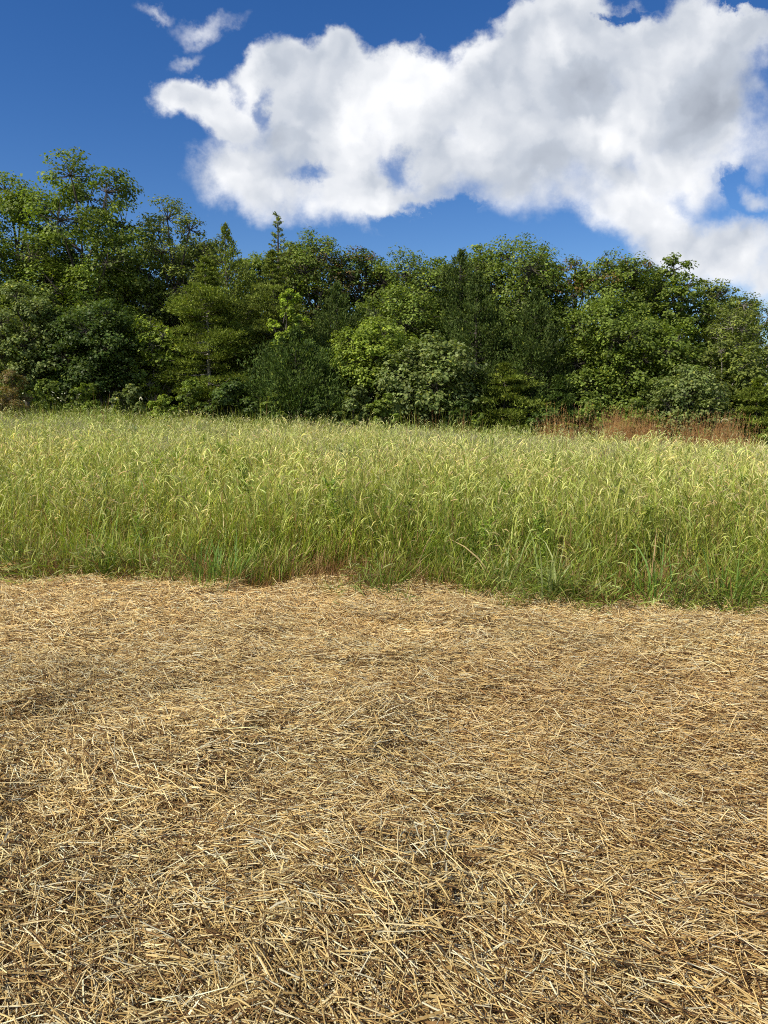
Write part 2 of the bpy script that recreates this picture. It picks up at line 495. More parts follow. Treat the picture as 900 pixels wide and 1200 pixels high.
# ------------------------------------------------------------------ straw
def straw_patch(seed, n=1250, radius=0.42):
    g = np.random.default_rng(seed)
    b = Batch()
    r = radius * np.sqrt(g.random(n)) * (0.75 + 0.25 * g.random(n))
    a = g.random(n) * 2 * np.pi
    long_ = g.random(n) < 0.20
    ln = np.where(long_, g.uniform(0.08, 0.17, n), g.gamma(3.0, 0.017, n) + 0.02)
    th = g.normal(0, 0.60, n)
    wild = g.random(n) < 0.36
    th = np.where(wild, g.random(n) * np.pi, th)
    tilt = g.normal(0, 0.13, n); steep = g.random(n) < 0.10
    tilt = np.where(steep, g.normal(0, 0.45, n), tilt)
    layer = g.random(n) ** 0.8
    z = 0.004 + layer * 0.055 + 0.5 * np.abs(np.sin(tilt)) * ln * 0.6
    c = np.stack([r * np.cos(a), r * np.sin(a), z], 1)
    d = np.stack([np.cos(th) * np.cos(tilt), np.sin(th) * np.cos(tilt), np.sin(tilt)], 1)
    side = norm(np.cross(d, [0, 0, 1.0]))
    bend = g.normal(0, 0.025, n) * ln
    K = 4
    s = np.linspace(-0.5, 0.5, K)
    line = c[:, None] + d[:, None] * (s[None, :, None] * ln[:, None, None]) + \
        side[:, None] * ((0.25 - s ** 2)[None, :, None] * 4 * bend[:, None, None])
    rad = np.where(long_, g.uniform(0.0011, 0.0022, n), g.uniform(0.0011, 0.0028, n))
    rad = np.repeat(rad[:, None], K, 1) * np.array([0.9, 1, 0.95, 0.7])
    # own colour of each stalk: bleached, golden, weathered brown, a few greyish
    pal = np.array([(0.93, 0.78, 0.43), (0.83, 0.64, 0.285), (0.61, 0.43, 0.17), (0.36, 0.22, 0.09), (0.18, 0.10, 0.045), (0.97, 0.90, 0.62)])
    pr = np.array([.24, .22, .18, .16, .10, .10])
    k = g.choice(len(pal), n, p=pr)
    # stalks lower in the pile get a darker colour
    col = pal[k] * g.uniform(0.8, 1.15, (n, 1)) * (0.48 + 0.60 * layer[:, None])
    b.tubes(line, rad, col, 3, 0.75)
    # flat torn leaf strips
    m = n // 3
    r = radius * np.sqrt(g.random(m)); a = g.random(m) * 6.283
    c = np.stack([r * np.cos(a), r * np.sin(a), 0.008 + 0.03 * g.random(m)], 1)
    th = g.normal(0, 0.9, m); ln = g.uniform(0.03, 0.12, m)
    d = np.stack([np.cos(th), np.sin(th), g.normal(0, .15, m)], 1)
    sd = norm(np.cross(d, np.stack([g.normal(0, .5, m), g.normal(0, .5, m), np.ones(m)], 1)))
    s = np.linspace(-.5, .5, 4)
    line = c[:, None] + d[:, None] * (s[None, :, None] * ln[:, None, None])
    line[:, :, 2] += g.normal(0, 0.004, (m, 4))
    w = g.uniform(0.0015, 0.0042, m)[:, None] * np.array([.5, 1, .9, .2])[None]
    b.ribbons(line, sd[:, None] * w[..., None], pal[g.choice(6, m, p=pr)] * g.uniform(.6, 1.05, (m, 1)))
    return b.mesh('straw_patch', M_STRAW)


def build_straw():
    V = [straw_patch(300 + k) for k in range(10)]
    g = np.random.default_rng(11)
    step = 0.215
    xs = np.arange(-9.5, 9.5, step); ys = np.arange(-3.0, 10.2, step)
    X, Y = np.meshgrid(xs, ys); X = X.ravel(); Y = Y.ravel()
    X = X + g.uniform(-.5, .5, len(X)) * step; Y = Y + g.uniform(-.5, .5, len(Y)) * step
    keep = Y < edge_y(X) + 0.16 * g.normal(0, 1, len(X)) - 0.12
    # thin places where the red soil shows
    thin = fbm(X, Y, 61, 1.1)
    keep &= ~((thin < 0.29) & (g.random(len(X)) < 0.7))
    X = X[keep]; Y = Y[keep]; n = len(X)
    Z = ground_z(X, Y) - 0.004 + 0.05 * (vnoise(X, Y, 66, 3.2) ** 1.5)
    # the stalks lie in broad swirls, mostly across the view and slanting down to the right
    ang = -0.22 + 1.7 * (fbm(X, Y, 71, 0.45) - 0.5) + g.normal(0, 0.28, n)
    e = 0.12
    gx = (ground_z(X + e, Y) - ground_z(X - e, Y)) / (2 * e); gy = (ground_z(X, Y + e) - ground_z(X, Y - e)) / (2 * e)
    rot = np.stack([np.arctan(gy) + g.normal(0, .035, n), -np.arctan(gx) + g.normal(0, .035, n), ang], 1)
    # euler is applied X, then Y, then Z, so turn the tilt back into the patch's own frame
    ca, sa = np.cos(ang), np.sin(ang)
    tx, ty = rot[:, 0].copy(), rot[:, 1].copy()
    rot[:, 0] = tx * ca + ty * sa; rot[:, 1] = -tx * sa + ty * ca
    t = fbm(X, Y, 81, 0.7)[:, None]; t2 = g.uniform(-.5, .5, (n, 1))
    red = smooth(fbm(X, Y, 91, 0.55), 0.52, 0.75)[:, None]
    tint = (0.80 + 0.32 * t + 0.20 * t2 + 0.16 * smooth(Y, 2.5, 6)[:, None]) * (1 - red * np.array([[0.0, 0.05, 0.09]]))
    s = g.uniform(0.85, 1.15, n)
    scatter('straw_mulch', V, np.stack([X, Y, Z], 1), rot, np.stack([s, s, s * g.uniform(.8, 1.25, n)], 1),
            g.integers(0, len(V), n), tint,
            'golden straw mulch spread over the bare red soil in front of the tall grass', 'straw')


# ------------------------------------------------------------------ grass
GREEN = np.array([(0.21, 0.27, 0.045), (0.29, 0.34, 0.06), (0.37, 0.40, 0.085), (0.13, 0.20, 0.040)])
YELL = np.array([(0.58, 0.52, 0.17), (0.64, 0.54, 0.24), (0.46, 0.45, 0.13)])
TAN = np.array([(0.58, 0.45, 0.24), (0.42, 0.28, 0.14), (0.27, 0.15, 0.08)])


def blade_lines(g, base, th, lean, ln, droop, K=5):
    """arching blades: base (n,3), heading th, start angle from vertical lean, droop adds with length"""
    n = len(th)
    seg = ln / (K - 1)
    p = np.zeros((n, K, 3)); p[:, 0] = base
    a = lean.copy()
    tw = g.normal(0, 0.12, n)
    for k in range(1, K):
        d = np.stack([np.sin(a) * np.cos(th), np.sin(a) * np.sin(th), np.cos(a)], 1)
        p[:, k] = p[:, k - 1] + d * seg[:, None]
        a = a + droop * (0.5 + k / K); th = th + tw
    return p


def add_blades(b, g, base, th, lean, ln, droop, w, col0, col1, K=5):
    p = blade_lines(g, base, th, lean, ln, droop, K)
    sd = np.stack([-np.sin(th + g.normal(0, .5, len(th))), np.cos(th), g.normal(0, .25, len(th))], 1)
    sd = norm(sd)
    prof = np.interp(np.linspace(0, 1, K), [0, .3, .7, 1], [.6, 1, .75, .06])
    side = sd[:, None] * (w[:, None] * prof[None])[..., None]
    t = np.linspace(0, 1, K)[None, :, None]
    b.ribbons(p, side, col0[:, None] * (1 - t) + col1[:, None] * t)
    return p


def foxtail_tuft(seed, nst=7, spread=0.11, hmul=1.0, heads=0.74, lush=0.5, detail=True):
    g = np.random.default_rng(seed); b = Batch()
    n = nst
    base = np.stack([g.normal(0, spread, n), g.normal(0, spread, n), np.full(n, -0.02)], 1)
    H = g.uniform(0.55, 1.0, n) * hmul
    th = g.random(n) * 6.283
    K = 7
    lean = np.abs(g.normal(0, 0.22, n)); droop = np.abs(g.normal(0.03, 0.045, n))
    st = blade_lines(g, base, th, lean, H, droop, K)
    gi = g.integers(0, 4, n); yi = g.integers(0, 3, n)
    dry = (g.random(n) < 0.22)[:, None]
    c0 = np.where(dry, TAN[g.integers(0, 3, n)], GREEN[gi] * 0.9); c1 = np.where(dry, TAN[0], 0.5 * GREEN[gi] + 0.5 * YELL[yi])
    t = np.linspace(0, 1, K)[None, :, None]
    rad = np.linspace(0.0021, 0.0010, K)[None] * np.ones((n, 1))
    b.tubes(st, rad, c0[:, None] * (1 - t) + c1[:, None] * t, 3)
    # leaves along each stem
    L = 6
    for j in range(L):
        f = 0.06 + 0.80 * (j + g.random(n)) / L
        q = f * (K - 1); i = np.floor(q).astype(int).clip(0, K - 2); fr = (q - i)[:, None]
        p0 = st[np.arange(n), i] * (1 - fr) + st[np.arange(n), i + 1] * fr
        thl = g.random(n) * 6.283
        ln = g.uniform(0.16, 0.36, n) * (1.15 - 0.5 * f)
        brown = ((g.random(n) < (0.55 - 0.9 * f)) | (g.random(n) < 0.08))[:, None]
        k = g.integers(0, 4, n)
        yel = (g.random(n) * (1.15 - lush) * (0.4 + f))[:, None].clip(0, 1)
        a0 = GREEN[k] * (1 - yel) + YELL[g.integers(0, 3, n)] * yel
        a0 = np.where(brown, TAN[g.integers(0, 3, n)], a0)
        a1 = np.where(brown, a0, a0 * 0.75 + YELL[0] * 0.25)
        add_blades(b, g, p0, thl, g.uniform(0.15, 0.70, n), ln, g.uniform(0.06, 0.42, n), g.uniform(0.0034, 0.0070, n), a0, a1, 5)
    # nodding seed heads
    hd = g.random(n) < heads
    m = int(hd.sum())
    if m:
        tip = st[hd, -1]; ln = g.uniform(0.06, 0.125, m); a = g.uniform(0.25, 0.8, m); dth = th[hd] + g.normal(0, .4, m)
        hl = blade_lines(g, tip, dth, a, ln, g.uniform(0.16, 0.34, m), 6)
        pr = np.interp(np.linspace(0, 1, 6), [0, .15, .6, 1], [.3, .95, 1, .35])
        hc = np.array([(0.60, 0.56, 0.28), (0.70, 0.62, 0.38), (0.50, 0.50, 0.20), (0.58, 0.43, 0.28)])[g.choice(4, m, p=[.38, .3, .2, .12])]
        b.tubes(hl, g.uniform(0.0034, 0.0056, m)[:, None] * pr[None], hc, 5)
        if detail:                                # bristles
            nb = 26
            f = g.random((m, nb)) * 4.9
            i = f.astype(int); fr = (f - i)[..., None]
            mi = np.arange(m)[:, None]
            p0 = (hl[mi, i] * (1 - fr) + hl[mi, i + 1] * fr).reshape(-1, 3)
            ax = norm(hl[mi, i + 1] - hl[mi, i]).reshape(-1, 3)
            d = norm(g.normal(0, 1, (m * nb, 3)) + ax * 0.9) * g.uniform(0.010, 0.017, (m * nb, 1))
            line = np.stack([p0, p0 + d], 1)
            sd = norm(np.cross(d, g.normal(0, 1, (m * nb, 3))))
            side = np.stack([sd * 0.0009, sd * 0.0002], 1)
            b.ribbons(line, side, np.repeat(hc * 1.15, nb, 0))
    # basal blades
    m = nst * 5
    base = np.stack([g.normal(0, spread * 1.2, m), g.normal(0, spread * 1.2, m), np.full(m, -0.02)], 1)
    brown = (g.random(m) < 0.35)[:, None]
    c = np.where(brown, TAN[g.integers(0, 3, m)] * 0.8, GREEN[g.integers(0, 4, m)])
    add_blades(b, g, base, g.random(m) * 6.283, np.abs(g.normal(0.2, 0.2, m)), g.uniform(0.25, 0.75, m) * hmul, g.uniform(0.03, 0.18, m),
               g.uniform(0.0025, 0.005, m), c, c * np.array([1.1, 1.05, .9]), 5)
    return b.mesh('foxtail_tuft', M_GRASS)


def lush_tuft(seed, n=60, h=0.55, spread=0.10, w=0.0045, pal=GREEN, brown=0.12, mat=None, lean=0.35):
    g = np.random.default_rng(seed); b = Batch()
    base = np.stack([g.normal(0, spread, n), g.normal(0, spread, n), np.full(n, -0.015)], 1)
    c = pal[g.integers(0, len(pal), n)]
    br = (g.random(n) < brown)[:, None]
    c = np.where(br, TAN[g.integers(0, 3, n)], c) * g.uniform(.8, 1.2, (n, 1))
    ang = np.arctan2(base[:, 1], base[:, 0]) + g.normal(0, .9, n)
    add_blades(b, g, base, ang, np.abs(g.normal(0, lean, n)), g.uniform(0.5, 1.1, n) * h, g.uniform(0.03, 0.28, n),
               g.uniform(.6, 1.2, n) * w, c * .85, c * np.array([1.15, 1.08, .95]), 6)
    return b.mesh('lush_tuft', mat or M_GRASS)


def plume_tuft(seed, h=0.95, pal=None, n=22):
    """fine upright stems with airy plumes"""
    g = np.random.default_rng(seed); b = Batch()
    base = np.stack([g.normal(0, .07, n), g.normal(0, .07, n), np.full(n, -0.02)], 1)
    st = blade_lines(g, base, g.random(n) * 6.283, np.abs(g.normal(0, .13, n)), g.uniform(.6, 1.05, n) * h, np.abs(g.normal(0.01, .02, n)), 6)
    c = pal[g.integers(0, len(pal), n)] * g.uniform(.8, 1.2, (n, 1))
    b.tubes(st, np.linspace(.0019, .0008, 6)[None] * np.ones((n, 1)), c * .9, 3)
    nb = 26
    f = 2.4 + g.random((n, nb)) * 2.55; i = f.astype(int); fr = (f - i)[..., None]; mi = np.arange(n)[:, None]
    p0 = (st[mi, i] * (1 - fr) + st[mi, i + 1] * fr).reshape(-1, 3)
    d = norm(g.normal(0, .45, (n * nb, 3)) + np.array([0, 0, 1.])) * g.uniform(0.02, 0.06, (n * nb, 1))
    sd = norm(np.cross(d, g.normal(0, 1, (n * nb, 3)))) * g.uniform(0.0015, 0.003, (n * nb, 1))
    b.ribbons(np.stack([p0, p0 + d * .6, p0 + d], 1), np.stack([sd * .5, sd, sd * .1], 1), np.repeat(c * 1.12, nb, 0))
    return b.mesh('plume_tuft', M_GRASS)


def weed(seed, h=0.8, pal=None, head=None):
    """branching broad-leaved weed"""
    g = np.random.default_rng(seed); b = Batch()
    st = blade_lines(g, np.array([[0, 0, -.02]]), g.random(1) * 6.28, np.abs(g.normal(0, .08, 1)), np.array([h]), np.array([0.02]), 7)
    b.tubes(st, np.linspace(.005, .002, 7)[None], np.array([pal[0] * .8]), 4)
    nb = 14
    f = 0.8 + g.random(nb) * 5.1; i = f.astype(int).clip(0, 5); fr = (f - i)[:, None]
    p0 = st[0, i] * (1 - fr) + st[0, i + 1] * fr
    ln = g.uniform(.12, .30, nb) * (1.2 - f / 8)
    br = blade_lines(g, p0, g.random(nb) * 6.28, g.uniform(.5, 1.0, nb), ln, g.uniform(-.12, .05, nb), 5)
    b.tubes(br, np.linspace(.0022, .001, 5)[None] * np.ones((nb, 1)), np.repeat(pal[:1] * .85, nb, 0), 3)
    nl = 12
    q = g.random((nb, nl)) * 3.95; i = q.astype(int); fr = (q - i)[..., None]; mi = np.arange(nb)[:, None]
    p = (br[mi, i] * (1 - fr) + br[mi, i + 1] * fr).reshape(-1, 3); m = len(p)
    c = pal[g.integers(0, len(pal), m)] * g.uniform(.8, 1.2, (m, 1))
    add_blades(b, g, p, g.random(m) * 6.28, g.uniform(.6, 1.4, m), g.uniform(.03, .075, m), g.uniform(.1, .3, m), g.uniform(.006, .012, m), c, c * 1.05, 4)
    if head is not None:
        tips = br[:, -1]; k = 16
        p = np.repeat(tips, k, 0) + g.normal(0, .012, (nb * k, 3)); m = len(p)
        c = head * g.uniform(.8, 1.15, (m, 1))
        add_blades(b, g, p, g.random(m) * 6.28, g.uniform(0, 1.2, m), np.full(m, .016), np.zeros(m), np.full(m, .004), c, c, 3)
    return b.mesh('weed', M_GRASS)


def build_grass():
    V = []
    fox = [foxtail_tuft(500 + k, nst=8, lush=0.35 + 0.5 * (k % 3) / 2) for k in range(9)]
    far = [foxtail_tuft(600 + k, nst=9, spread=0.16, detail=False, lush=0.4, heads=0.92) for k in range(6)]
    lush = [lush_tuft(700 + k, n=70, h=0.50 + 0.1 * (k % 3), w=0.005) for k in range(5)]
    wide = [lush_tuft(720 + k, n=26, h=0.75, w=0.0085, spread=0.06, lean=.5, pal=np.array([(0.20, 0.31, 0.09), (0.15, 0.26, 0.07), (0.28, 0.36, 0.12)])) for k in range(3)]
    dry = [lush_tuft(740 + k, n=60, h=0.30, w=0.0035, spread=0.14, pal=TAN, brown=.4, lean=.9) for k in range(3)]
    grey = [plume_tuft(760 + k, .9, np.array([(0.40, 0.34, 0.26), (0.34, 0.30, 0.24), (0.42, 0.38, 0.22)])) for k in range(3)]
    weeds = [weed(780 + k, .7, np.array([(0.20, 0.26, 0.055), (0.25, 0.31, 0.065), (0.32, 0.36, 0.10)])) for k in range(3)]
    V = fox + far + lush + wide + dry + grey + weeds
    o_fox, o_far, o_lush, o_wide, o_dry, o_grey, o_weed = np.cumsum([0] + [len(q) for q in (fox, far, lush, wide, dry, grey)])
    g = np.random.default_rng(21)
    P = []; I = []; S = []; T = []

    def put(x, y, base, cnt, s, tint):
        n = len(x)
        P.append(np.stack([x, y, ground_z(x, y)], 1)); I.append(base + g.integers(0, cnt, n)); S.append(s); T.append(tint)

    def grid(x0, x1, y0, y1, step):
        X, Y = np.meshgrid(np.arange(x0, x1, step), np.arange(y0, y1, step))
        X = X.ravel(); Y = Y.ravel()
        return X + g.uniform(-.5, .5, len(X)) * step, Y + g.uniform(-.5, .5, len(X)) * step

    def tint_of(x, y):
        """broad patches: fresher green and yellower, as the stand ripens"""
        a = fbm(x, y, 101, 0.32)[:, None]; b_ = fbm(x, y, 111, 0.8)[:, None]
        near = (1 - smooth(y - edge_y(x), 0.5, 5.0))[:, None]
        rip = np.clip((a - .5) * 2.2 + (b_ - .5) * 1.3 + .55 - near * .25, 0, 1)
        t = np.array([[0.92, 1.0, 0.72]]) * (1 - rip) + np.array([[1.13, 1.12, 1.0]]) * rip
        return t * g.uniform(.70, 1.42, (len(x), 1)) * (1 + g.normal(0, .025, (len(x), 3)))

    def hgt(x, y):
        """low at the straw, full height two metres in; uneven over the field"""
        d = y - edge_y(x)
        return (0.50 + 0.50 * smooth(d, 0.0, 1.5)) * (0.74 + 0.50 * fbm(x, y, 121, 0.9))

    # near stand
    x, y = grid(-9, 8, 3.5, 13.0, 0.18)
    d = y - edge_y(x)
    k = (d > 0.10 + 0.12 * g.random(len(x))); x, y, d = x[k], y[k], d[k]
    gap = fbm(x, y, 131, 1.5)
    k = (gap > 0.36) | (g.random(len(x)) < .25); x, y, d = x[k], y[k], d[k]
    kind = g.random(len(x))
    green_zone = fbm(x, y, 141, 0.9)
    lushp = np.where(d < 1.0, 0.55, 0.16) * (0.4 + 1.3 * green_zone)
    h = hgt(x, y)
    m = kind < lushp
    put(x[m], y[m], o_lush, len(lush), h[m] * g.uniform(.8, 1.3, m.sum()), tint_of(x[m], y[m]))
    m2 = (~m) & (kind > 0.955)
    put(x[m2], y[m2], o_wide, len(wide), h[m2] * g.uniform(.8, 1.2, m2.sum()), tint_of(x[m2], y[m2]))
    m3 = (~m) & (kind > 0.93) & (kind <= 0.955)
    put(x[m3], y[m3], o_weed, len(weeds), h[m3] * g.uniform(.8, 1.3, m3.sum()), tint_of(x[m3], y[m3]))
    m4 = ~(m | m2 | m3)
    put(x[m4], y[m4], o_fox, len(fox), h[m4] * g.uniform(.65, 1.2, m4.sum()), tint_of(x[m4], y[m4]))
    # dry litter at the foot of the stand
    x, y = grid(-9, 8, 3.5, 9.0, 0.16)
    d = y - edge_y(x)
    k = (d > -0.05) & (d < 1.6); x, y = x[k], y[k]
    put(x, y, o_dry, len(dry), g.uniform(.5, 1.2, len(x)), g.uniform(.35, .95, (len(x), 1)) * np.array([[1.0, .88, .75]]))
    # stems that have fallen outwards over the straw
    x = g.uniform(-8, 7, 190); dd = g.uniform(-.10, .40, 190); y = edge_y(x) + dd
    k = fbm(x, y, 181, 1.6) > .42; x, y = x[k], y[k]
    fallen = (sum(len(q) for q in P), len(x))
    put(x, y, o_fox, len(fox), g.uniform(.45, .8, len(x)), tint_of(x, y) * np.array([[.72, .80, .72]]))
    # low green sprigs just outside the stand
    x, y = grid(-9, 8, 3.5, 9.0, 0.3)
    d = y - edge_y(x)
    k = (d > -0.30) & (d < 0.5) & (fbm(x, y, 151, 1.2) > 0.52); x, y = x[k], y[k]
    put(x, y, o_lush, len(lush), g.uniform(.22, .5, len(x)), np.repeat([[0.9, 1.05, .8]], len(x), 0))
    # the field beyond
    x, y = grid(-22, 22, 13.0, 31.0, 0.235)
    k = np.abs(x) < 5 + 0.62 * y; x, y = x[k], y[k]
    kind = g.random(len(x)); gz = fbm(x, y, 161, 0.35)
    gp = 0.05 + 0.55 * smooth(gz, 0.5, 0.68) * smooth(y, 15, 21)
    m = kind < gp
    put(x[m], y[m], o_grey, len(grey), g.uniform(.85, 1.15, m.sum()), g.uniform(.8, 1.15, (m.sum(), 1)) * np.ones((1, 3)))
    m2 = kind > 0.99
    put(x[m2], y[m2], o_weed, len(weeds), g.uniform(.9, 1.5, m2.sum()), tint_of(x[m2], y[m2]))
    m3 = (kind > 0.93) & ~m2
    put(x[m3], y[m3], o_lush, len(lush), g.uniform(1.2, 1.8, m3.sum()), tint_of(x[m3], y[m3]))
    m4 = ~(m | m2 | m3)
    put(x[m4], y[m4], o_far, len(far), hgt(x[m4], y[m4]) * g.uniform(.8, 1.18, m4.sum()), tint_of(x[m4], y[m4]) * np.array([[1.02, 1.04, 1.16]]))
    # ragged tops: scattered taller stems towards the trees
    x = g.uniform(-17, 17, 420); y = g.uniform(17, 25.5, 420)
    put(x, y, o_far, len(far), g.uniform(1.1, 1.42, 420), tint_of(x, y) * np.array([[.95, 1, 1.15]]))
    x = g.uniform(-17, 17, 500); y = 24.2 + g.normal(0, .9, 500)
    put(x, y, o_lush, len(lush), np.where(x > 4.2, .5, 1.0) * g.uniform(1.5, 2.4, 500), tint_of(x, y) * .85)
    P_ = np.concatenate(P); n = len(P_); s = np.concatenate(S)
    rot = np.stack([g.normal(0, .13, n), g.normal(0, .13, n), g.random(n) * 6.283], 1)
    f0, fn = fallen
    rot[f0:f0 + fn] = np.stack([g.uniform(.5, 1.25, fn), g.normal(0, .3, fn), g.normal(0, .7, fn)], 1)
    print('grass tufts', n)
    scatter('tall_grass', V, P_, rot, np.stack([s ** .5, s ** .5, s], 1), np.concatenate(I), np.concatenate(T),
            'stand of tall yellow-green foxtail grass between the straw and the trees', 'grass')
    # rusty broomsedge along the foot of the trees on the right
    V = [plume_tuft(800 + k, 1.85, np.array([(0.56, 0.31, 0.12), (0.46, 0.24, 0.09), (0.62, 0.43, 0.21), (0.36, 0.20, 0.09)]), 20) for k in range(4)]
    x = g.uniform(-1, 15, 1500); y = 23.2 + g.normal(0, 0.5, 1500) - 0.04 * x
    dens = np.interp(x, [-1, 1.5, 3.0, 4.5, 6.0, 7.2, 8.2, 9.5, 11, 12.6, 14, 15], [.0, .03, .12, .06, .4, 1, 1.1, .7, .35, .3, .03, 0])
    k = g.random(1500) < dens * .75 * np.clip(6 * (fbm(x, y * .5, 171, 1.1) - .44), 0.04, 1.4); x, y = x[k], y[k]; n = len(x)
    s = g.uniform(.55, 1.12, n)
    scatter('broomsedge', V, np.stack([x, y, ground_z(x, y)], 1), np.stack([g.normal(0, .07, n), g.normal(0, .07, n), g.random(n) * 6.28], 1),
            np.stack([s, s, s], 1), g.integers(0, 4, n), g.uniform(.8, 1.2, (n, 1)) * np.ones((1, 3)),
            'rust-coloured dry broomsedge along the foot of the trees on the right', 'dry grass')


# ------------------------------------------------------------------ trees
def thing(name, label, cat, loc, group=None):
    o = bpy.data.objects.new(name, None); COL.objects.link(o); o.location = loc
    o.empty_display_size = 0.3
    o['label'] = label; o['category'] = cat
    if group: o['group'] = group
    return o


PAL = {
    'dark':   [(0.070, 0.110, 0.022), (0.056, 0.092, 0.021), (0.095, 0.132, 0.026)],
    'mid':    [(0.143, 0.195, 0.030), (0.114, 0.162, 0.028), (0.182, 0.227, 0.039)],
    'bright': [(0.195, 0.255, 0.034), (0.165, 0.225, 0.032), (0.235, 0.290, 0.044)],
    'lime':   [(0.260, 0.340, 0.040), (0.220, 0.300, 0.036), (0.300, 0.370, 0.050)],
    'olive':  [(0.150, 0.185, 0.038), (0.125, 0.160, 0.036), (0.195, 0.225, 0.046)],
    'grey':   [(0.163, 0.203, 0.060), (0.133, 0.179, 0.052), (0.210, 0.244, 0.075)],
    'pine':   [(0.150, 0.190, 0.030), (0.122, 0.160, 0.028), (0.185, 0.220, 0.036)],
    'cedar':  [(0.066, 0.098, 0.022), (0.055, 0.086, 0.020), (0.088, 0.118, 0.025)],
    'brown':  [(0.177, 0.139, 0.055), (0.142, 0.139, 0.045), (0.201, 0.128, 0.055)],
}


